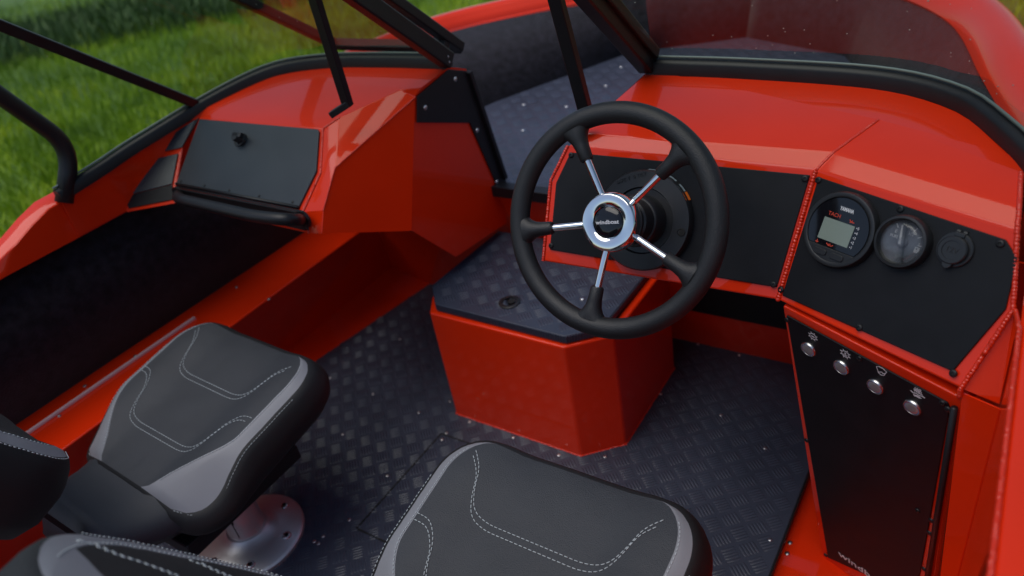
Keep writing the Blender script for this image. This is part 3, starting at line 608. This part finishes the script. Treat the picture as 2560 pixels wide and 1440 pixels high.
# black side plate of the walk-through
sp2 = [onx(u, v, -1.0645) for u, v in [(1041, 240), (1120, 173), (1163, 177), (1262, 452), (1262, 478), (1246, 478), (1172, 307), (1041, 306)]]
spo = MB().prism(sp2, V(1, 0, 0), .004).build('passage_plate', BLK, port, bevel=.001)
for u, v in [(1138, 198), (1063, 269), (1193, 326), (1242, 455), (1256, 466)]: screw(onx(u, v, -1.0605), V(1, 0, 0), spo, .0055, recess=False)
MB().bar(onx(1168, 178, -1.062), onx(1259, 446, -1.062), .012, .022, V(1, 0, 0)).build('door_channel', BLK, port, bevel=.002)
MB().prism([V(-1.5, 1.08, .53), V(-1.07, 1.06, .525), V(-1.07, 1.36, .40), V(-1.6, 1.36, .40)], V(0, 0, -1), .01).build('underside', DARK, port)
# speaker cheek between lid and gunwale
k1, k2, k3, k4 = onp(455, 369, T0, nL), onp(437, 508, T0, nL), onx(318, 530, -1.70), onx(331, 408, -1.705)
PK = plane3(k1, k2, k3)
ck = [onp(u, v, *PK) for u, v in [(456, 370), (440, 468), (436, 508), (318, 530), (303, 492), (331, 408)]]
MB().poly(ck).build('speaker_cheek', RED, port)
nk = PK[1] if PK[1] @ (CAM - k1) > 0 else -PK[1]
m1 = [onp(u, v, *PK) for u, v in [(447, 385), (432, 461), (314, 491), (334, 412)]]; m2 = [onp(u, v, *PK) for u, v in [(432, 462), (434, 500), (323, 522), (314, 492)]]
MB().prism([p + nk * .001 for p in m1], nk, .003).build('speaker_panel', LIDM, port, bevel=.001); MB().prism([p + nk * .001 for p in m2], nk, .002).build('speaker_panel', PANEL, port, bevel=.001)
weld_bead([ck[0], ck[1], ck[2]], port, .0028); weld_bead([ck[4], ck[5]], port, .003)
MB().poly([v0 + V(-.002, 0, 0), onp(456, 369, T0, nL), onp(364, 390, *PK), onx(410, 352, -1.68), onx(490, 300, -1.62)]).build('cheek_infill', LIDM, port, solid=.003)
sk = [p for p in pb if p[1] < 1.16]; MB().add([p + V(0, 0, -.002) for p in sk] + [V(p[0] - .006, p[1], .622) for p in sk], [(i, i + 1, len(sk) + i + 1, len(sk) + i) for i in range(len(sk) - 1)]).build('rail_skirt', RED, port, solid=.003)

# ================================================================== STORAGE BOX STEP
sx_ = thing('storage_step', 'red welded storage box with tread plate lid below the helm', 'storage box', (-.86, 1.2, 0))
BH = .318
b = MB(); nb_ = len(BOXP); low = [V(x, y, 0) for x, y in BOXP]; top = [V(x, y, BH) for x, y in BOXP]
c_ = V(-.86, 1.22, 0); rimi = [V(*( (np.array(p) - c_[:2]) * .93 + c_[:2]), BH) for p in BOXP]
for i in range(nb_):
    j = (i + 1) % nb_; b.poly([low[j], low[i], top[i], top[j]]); b.poly([top[j], top[i], rimi[i], rimi[j]])
b.build('box_shell', RED, sx_, weld=True, bevel=.006, seg=3)
weld_bead(low[:6], sx_, .0025)
LIDP = [(-1.09, 1.38), (-1.103, 1.105), (-1.045, 1.041), (-.70, 1.036), (-.642, 1.088), (-.637, 1.38)]
bl_ = MB().prism([V(x, y, BH + .002) for x, y in LIDP], V(0, 0, 1), .020).build('lid', PLATE, sx_, bevel=.002)
tread(LIDP, BH + .022, bl_, pitch=.037)
b = MB()
for i in range(len(LIDP)):
    A = V(*LIDP[i], 0); B = V(*LIDP[(i + 1) % len(LIDP)], 0); d = unit(B - A); L = np.linalg.norm(B - A); nn = V(-d[1], d[0], 0); nn = nn if nn @ ((A + B) / 2 - V(-.86, 1.2, 0)) > 0 else -nn
    for k in range(int(L / .006)):
        p = A + d * (k * .006 + .003) + nn * .0006; b.box(p + V(0, 0, BH + .012), d * .0016, nn * .0014, V(0, 0, .0082))
b.build('lid_edge_ribs', PLATE, bl_, kind='stuff')
rc = onz(1274, 757, BH + .022)
MB().lathe(rc, V(0, 0, 1), [(.025, 0), (.025, .003), (.022, .0045), (.016, .004), (.0145, -.006), (.0, -.006)], 32).build('latch_ring', PLAS, sx_, smooth=True)
MB().lathe(rc + V(.004, .002, .004), V(0, 0, 1), [(.0085, -.006), (.0085, .0005), (0, .0005)], 20).build('latch_pull', DARK, sx_, smooth=True)
screw(onz(1456, 748, BH + .022), V(0, 0, 1), sx_, .006, recess=False)

# ================================================================== WINDSCREENS
RAKE = V(0, -math.cos(R(40)), math.sin(R(40)))
def windscreen(name, label, base, mirror, mull, swing):
    ws = thing(name, label, 'windscreen', base[0])
    pth = resample(base, .03); n = len(pth)
    prof = [(-.014, -.004), (-.014, .015), (-.011, .020), (-.005, .022), (.0, .024), (.006, .022), (.010, .018), (.014, .006), (.014, -.004)]
    MB().sweep(pth, prof if not mirror else [(-a, c) for a, c in reversed(prof)], [V(0, 0, 1)]).build('base_rail', BLK, ws, smooth=True)
    S = .62; g = MB(); vs = []; aft = pth[-1]
    fine = resample(base, .01); K = 15
    def rk(f):                      # the after edge of the side glass stands steeper
        q_ = max(0, (f - .72) / .28) ** 1.3; a_ = R(40 + swing * q_); return V(0, -math.cos(a_), math.sin(a_))
    for i, p in enumerate(fine): vs += [p + V(0, 0, .018) + rk(i / (len(fine) - 1)) * S * j / (K - 1) for j in range(K)]
    g.add(vs, [(K * i + j, K * i + K + j, K * i + K + j + 1, K * i + j + 1) for i in range(len(fine) - 1) for j in range(K - 1)])
    gl = g.build('pane', TINT, ws, smooth='all')
    # pale rubber seal along the foot of the glass
    MB().tube([p + V(0, 0, .0245) + RAKE * .004 for p in pth], .0024, 6).build('glass_seal', SEAL, ws, smooth='all')
    MB().tube([p + rk(i / (n - 1)) * S + V(0, 0, .028) for i, p in enumerate(pth)], .014, 10).build('top_rail', BLK, ws, smooth='all')
    p = pth[0]; sgn = 1 if mirror else -1
    MB().bar(p + V(0, 0, .01), p + V(0, 0, .028) + RAKE * (S + .01), .03, .036, np.cross(RAKE, V(1, 0, 0))).build('centre_post', BLK, ws, bevel=.004)
    MB().bar(p + V(sgn * .017, .0, .03), p + V(sgn * .017, 0, .048) + RAKE * S, .012, .02, np.cross(RAKE, V(1, 0, 0))).build('post_channel', BLK, ws, bevel=.003)
    q = aft
    if swing > 20: A_, B_ = onx(178, 366, q[0]), onx(-2, 238, q[0]); tp_ = [q + V(0, .004, -.01), A_, B_, B_ + (B_ - A_) * 1.1]
    else: tp_ = [q + V(0, 0, -.01), q + V(0, -.008, .125), q + V(0, 0, .028) + rk(1) * (S * .7), q + V(0, 0, .028) + rk(1) * S]
    MB().tube(fillet(tp_, .10, 10), .0185, 14).build('aft_post', BLK, ws, smooth='all')
    MB().tube([tp_[-1], q + V(0, 0, .028) + rk(1) * S], .0145, 10).build('top_rail_end', BLK, ws, smooth='all')
    for f in mull:
        p = pth[int(f * (n - 1))]
        MB().bar(p + V(0, 0, .02), p + V(0, 0, .028) + RAKE * S, .022, .02, np.cross(RAKE, V(0, 0, 1)) + V(0, 0, .3)).build('mullion', BLK, ws, bevel=.003)
    screw(pth[0] + V(sgn * -.012, -.014, .012), V(0, -1, 0), ws, .004, recess=False); screw(pth[0] + V(sgn * -.012, -.014, .024), V(0, -1, 0), ws, .004, recess=False)
    rs = random.Random(3 if mirror else 5); b = MB()
    for _ in range(60):
        p = pth[int(rs.uniform(.05, .75) * (n - 1))] + V(0, 0, .028) + RAKE * (.03 + .45 * rs.random() ** 1.6) - np.cross(V(1, 0, 0), RAKE) * -.0012
        r_ = rs.uniform(.0004, .0013); b.lathe(p, np.cross(V(1, 0, 0), RAKE), [(r_, -.0006), (r_ * .8, .0004), (0, .0006)], 7)
    b.build('dust_specks', DUST, ws, kind='stuff')
    return ws, pth
DUST = mat('pale_dust', (.35, .35, .34), .9)
SEAL = mat('pale_grey_seal', (.16, .2, .19), .4)
wp_, pthP = windscreen('windscreen', 'tinted passenger side windscreen wrapping round in a black frame', pb, False, [.665], 26)
ws_, pthS = windscreen('windscreen', 'tinted helm side windscreen above the red dash hood', sb, True, [], 10)
# the two props that carry the centre posts
for (fx, fy, fz), base, lab in (((-1.10, 1.0, .832), pb, 'black prop stay with bent foot above the passenger console'), ((-.585, 1.03, .815), sb, 'black prop stay standing behind the steering wheel rim')):
    f = V(fx, fy, fz); t = base[0] + V(0, 0, .028) + RAKE * .42
    st = thing('prop_stay', lab, 'stay', f)
    MB().bar(f, t, .022, .014, V(0, 1, 0)).build('bar', BLK, st, bevel=.002)
    MB().bar(f + V(.006, 0, .004), f + V(-.036, -.016, -.016), .018, .013, V(0, 0, 1)).build('foot', BLK, st, bevel=.002)
# centre pane swung open against the passenger windscreen
NF = unit(np.cross(V(1, 0, 0), RAKE)); NF = NF if NF[1] > 0 else -NF
O0 = pb[0] + V(0, 0, .028) + NF * .06
def cp(u, v): return onp(u, v, O0, NF)
bl0, br0 = cp(838, 110), cp(1150, 118); tl0 = bl0 + (cp(597, -5) - bl0) * 2.2; tr0 = br0 + RAKE * np.linalg.norm(tl0 - bl0)
cw = thing('centre_window', 'hinged centre window swung open in front of the passenger windscreen', 'window', (bl0 + br0) / 2)
for a, c in ((bl0, br0), (bl0, tl0), (br0, tr0), (tl0, tr0)): MB().bar(a, c, .028, .024, NF).build('frame_bar', BLK, cw, bevel=.004)
MB().poly([bl0, br0, tr0, tl0]).build('pane', TINT, cw)
for f in (.1, .8): MB().bar(br0 + (tr0 - br0) * f, br0 + (tr0 - br0) * f - NF * .055, .02, .02, RAKE).build('hinge', BLK, cw, bevel=.002)
MB().bar(bl0 + (br0 - bl0) * .62 - RAKE * .004, bl0 + (br0 - bl0) * .62 + V(0, .005, -.055), .012, .008, V(0, 1, 0)).build('rest_clip', STEEL, cw, bevel=.002)

# ================================================================== PEDESTAL SEATS
def pad(parent, frame, w, d, th, drop, bol, name, cm, seam_b, rear_round=.03, front_round=.09, sq=1, nb=40, tb=1.0):
    """upholstered pad: frame(x, y, z) -> world; y runs to the front / top edge"""
    def hw(t):
        f = 1.0
        if t > 1 - front_round / d: q = (t - (1 - front_round / d)) / (front_round / d); f -= (front_round * .8 / w) * (1 - math.sqrt(max(0, 1 - q * q)))
        if t < rear_round / d: q = 1 - t / (rear_round / d); f -= (rear_round * .8 / w) * (1 - math.sqrt(max(0, 1 - q * q)))
        return w * f
    def zt(x, t):
        r = abs(x) / w
        q = min(1, max(0, (r - .35) / .45)); sb1 = seam_b(t) * hw(t); g_ = max(0, abs(x) - sb1)
        return bol * q * q * (3 - 2 * q) * (1 - .3 * t) - .008 * max(0, t - .8) ** 2 / .04 + .005 * math.cos(x / w * 1.5) - drop * g_ ** 2 / (g_ + .012) + .0016 * noise.noise((x * 17 + w * 90, t * 7 + d * 31, bol * 99)) * max(0, 1 - r * .6) + .0007 * noise.noise((x * 60, t * 24, d * 40))
    ts = [i / nb for i in range(nb + 1)]
    ts = [1 - (1 - t) ** 1.0 for t in ts]; ts = sorted(set([round(t, 4) for t in ts] + [.985, .994, .998]))
    def strip_(f0, f1, nc, nm, m, lo=0.0, hi=1.0):
        b = MB(); vs = []; tt = sorted(set([t for t in ts if lo < t < hi] + [lo, hi]))
        for t in tt:
            x0, x1 = f0(t), f1(t)
            for k in range(nc + 1):
                x = x0 + (x1 - x0) * k / nc; vs.append(frame(x, t * d, zt(x, t)))
        b.add(vs, [(i * (nc + 1) + k, i * (nc + 1) + k + 1, (i + 1) * (nc + 1) + k + 1, (i + 1) * (nc + 1) + k) for i in range(len(tt) - 1) for k in range(nc)])
        return b.build(nm, m, parent, smooth='all')
    bb = lambda t: hw(t) * seam_b(t)
    ctr = strip_(lambda t: -bb(t), bb, 26, name + '_centre', cm, 0.0, tb)
    if tb < 1: strip_(lambda t: -bb(t), bb, 26, name + '_band', SILV, tb, 1.0)
    strip_(bb, hw, 6, name + '_band', SILV); strip_(lambda t: -hw(t), lambda t: -bb(t), 6, name + '_band', SILV)
    loop = [(-hw(t), t) for t in ts] + [(x, 1.0) for x in np.linspace(-hw(1), hw(1), 14)[1:-1]] + [(hw(t), t) for t in reversed(ts)] + [(x, 0.0) for x in np.linspace(hw(0), -hw(0), 14)[1:-1]]
    rings = [(0, 0), (.006, -.003), (.013, -.013), (.020, -.033), (.022, -.05), (.016, -th * .74), (.0, -th * .94), (-.04, -th)]
    k = len(loop); P2 = np.array([(x, t * d) for x, t in loop]); vs = []; cx_, cy_ = 0, d * .5
    for off, dz in rings:
        for i in range(k):
            tg = P2[(i + 1) % k] - P2[i - 1]; nn = V(-tg[1], tg[0]); L = np.linalg.norm(nn); nn = nn / L if L > 0 else nn
            p = P2[i] + nn * off; x, t = loop[i]; z = zt(x, t) * max(0, 1 + dz * 9) + dz; vs.append(frame(p[0], p[1], z))
    b = MB(); b.add(vs, [(r * k + i, (r + 1) * k + i, (r + 1) * k + (i + 1) % k, r * k + (i + 1) % k) for r in range(len(rings) - 1) for i in range(k)] + [tuple((len(rings) - 1) * k + i for i in range(k))])
    b.build(name + '_side', BLKV, parent, smooth='all', weld=True)
    # stitching
    def dashes(pts, nm, L=.0052, gp=.0026, r=.00062, ref=None):
        q = resample([frame(x, y, zt(x, min(1, y / d)) + .0008) for x, y in pts], .0026); b = MB(); s = L + gp
        D = [0]
        for a, c in zip(q, q[1:]): D.append(D[-1] + np.linalg.norm(c - a))
        A = np.array(q); n = int(D[-1] / s)
        for i in range(n):
            pa, pc = [np.array([np.interp(i * s + o_, D, A[:, j]) for j in range(3)]) for o_ in (0, L)]; b.tube([pa, pc], r, 5)
        return b.build(nm, THRD, ctr, smooth='all')
    for sg in (-1, 1):
        dashes([(sg * (bb(t) + .003), t * d) for t in ts if .05 < t < .97], 'band_stitching', r=.0006, L=.004)
        dashes([(sg * (hw(t) + .006), t * d) for t in ts if t < .8], 'edge_stitching', r=.0006, L=.004)
    def chev(y0):
        q = [(-bb(min(1, (y0 + .1) / d)), y0 + .10), (-.172, y0 + .098), (-.148, y0 + .074), (-.135, y0 + .035), (-.118, y0 + .008), (-.085, y0), (.085, y0), (.118, y0 + .008), (.135, y0 + .035), (.148, y0 + .074), (.172, y0 + .098), (bb(min(1, (y0 + .1) / d)), y0 + .10)]
        sc = w / .225; q = [(x * (sc if abs(x) < .18 else 1), y) for x, y in q]
        return [p[:2] for p in fillet([V(x, y, 0) for x, y in q], .03, 5)]
    return dashes, chev, bb
def seat(label, loc, rot, by=0, bz=0):
    s = thing('pedestal_seat', label, 'seat', loc, group='pedestal seats behind the consoles')
    c_, s__ = math.cos(rot), math.sin(rot); L0 = np.array(loc)
    def rotp(x, y, z): return L0 + V(c_ * x - s__ * y, s__ * x + c_ * y, z)
    tl = R(11)
    def fr(x, y, z): yy = y - .157; return rotp(x, yy * math.cos(tl) - z * math.sin(tl), .382 + yy * math.sin(tl) + z * math.cos(tl))
    def sb_(t): q = min(1, max(0, (.45 - t) / .43)); return .905 - .02 * (1 - t) - .40 * q * q * (3 - 2 * q)
    dash, chev, bb = pad(s, fr, .208, .352, .090, .62, .020, 'cushion', GREYV, sb_, rear_round=.08, front_round=.075)
    for y0 in (.226, .096):
        c = chev(y0); dash(c, 'stitching'); dash([(x * .985, y - .011) for x, y in c], 'stitching')
    rec = R(30)
    def fb(x, y, z): return rotp(-x, -.222 + by - y * math.sin(rec) + z * math.cos(rec), .535 + bz + y * math.cos(rec) + z * math.sin(rec))
    dash, chev, bb = pad(s, fb, .228, .42, .12, .12, .014, 'backrest', WEAVE, lambda t: .82 - .02 * (1 - t), front_round=.18, rear_round=.08, tb=.88)
    for y0 in (.26, .12):
        c = chev(y0); dash(c, 'stitching'); dash([(x * .985, y - .011) for x, y in c], 'stitching')
    b = MB(); rows = []
    for i in range(9):                # rear of the cushion, sweeping up under the backrest
        f = i / 8; y = -.112 - .15 * f; hw_ = .186 - .06 * f; z = .359 - .012 * math.sin(f * 3.14) + .03 * f * f
        rows.append([rotp(-hw_ + 2 * hw_ * k / 10, y, z - .05 * abs(k / 5 - 1) ** 4) for k in range(11)])
    b.add([p for r in rows for p in r], [(i * 11 + k, i * 11 + k + 1, (i + 1) * 11 + k + 1, (i + 1) * 11 + k) for i in range(8) for k in range(10)])
    b.build('cushion_rear', GREYV, s, smooth='all', solid=.075, weld=True, offset=-1)
    for sx in (-.09, .09):
        MB().sweep(fillet([rotp(sx, -.12, .285), rotp(sx, -.26, .285), rotp(sx, -.31 + by, .62)], .06, 6), [(-.012, -.004), (.012, -.004), (.012, .004), (-.012, .004)], [V(0, .3, 1)]).build('backrest_bracket', BLK, s, bevel=.001)
    # cast pedestal
    z0 = V(0, 0, 0)
    MB().lathe(L0 + z0, V(0, 0, 1), [(.118, 0), (.118, .008), (.112, .014), (.07, .022), (.05, .035), (.045, .04)], 56).build('base_plate', ALU, s, smooth=True)
    MB().lathe(L0 + V(0, 0, .038), V(0, 0, 1), [(.040, 0), (.040, .05), (.0375, .055), (.0375, .20)], 40).build('column', ALU, s, smooth=True)
    MB().bar(L0 + V(.02, -.0325, .05), L0 + V(.02, -.0325, .22), .004, .004, V(0, 1, 0)).build('column_groove', DARK, s)
    for k in range(6):
        a = R(20 + 60 * k); screw(L0 + V(math.cos(a) * .092, math.sin(a) * .092, .0165), V(0, 0, 1), s, .010, SCRW)
    MB().box(L0 + V(0, -.03, .225), V(.14, 0, 0), V(0, .14, 0), V(0, 0, .018)).build('seat_mount', BLK, s, bevel=.004)
    return s
seat('grey and silver pedestal seat beside the port side bench', (-1.262, .515, 0), R(-3), -.03, .028)
seat('grey and silver pedestal seat facing the steering wheel', (-.462, .462, 0), 0, .05, -.062)
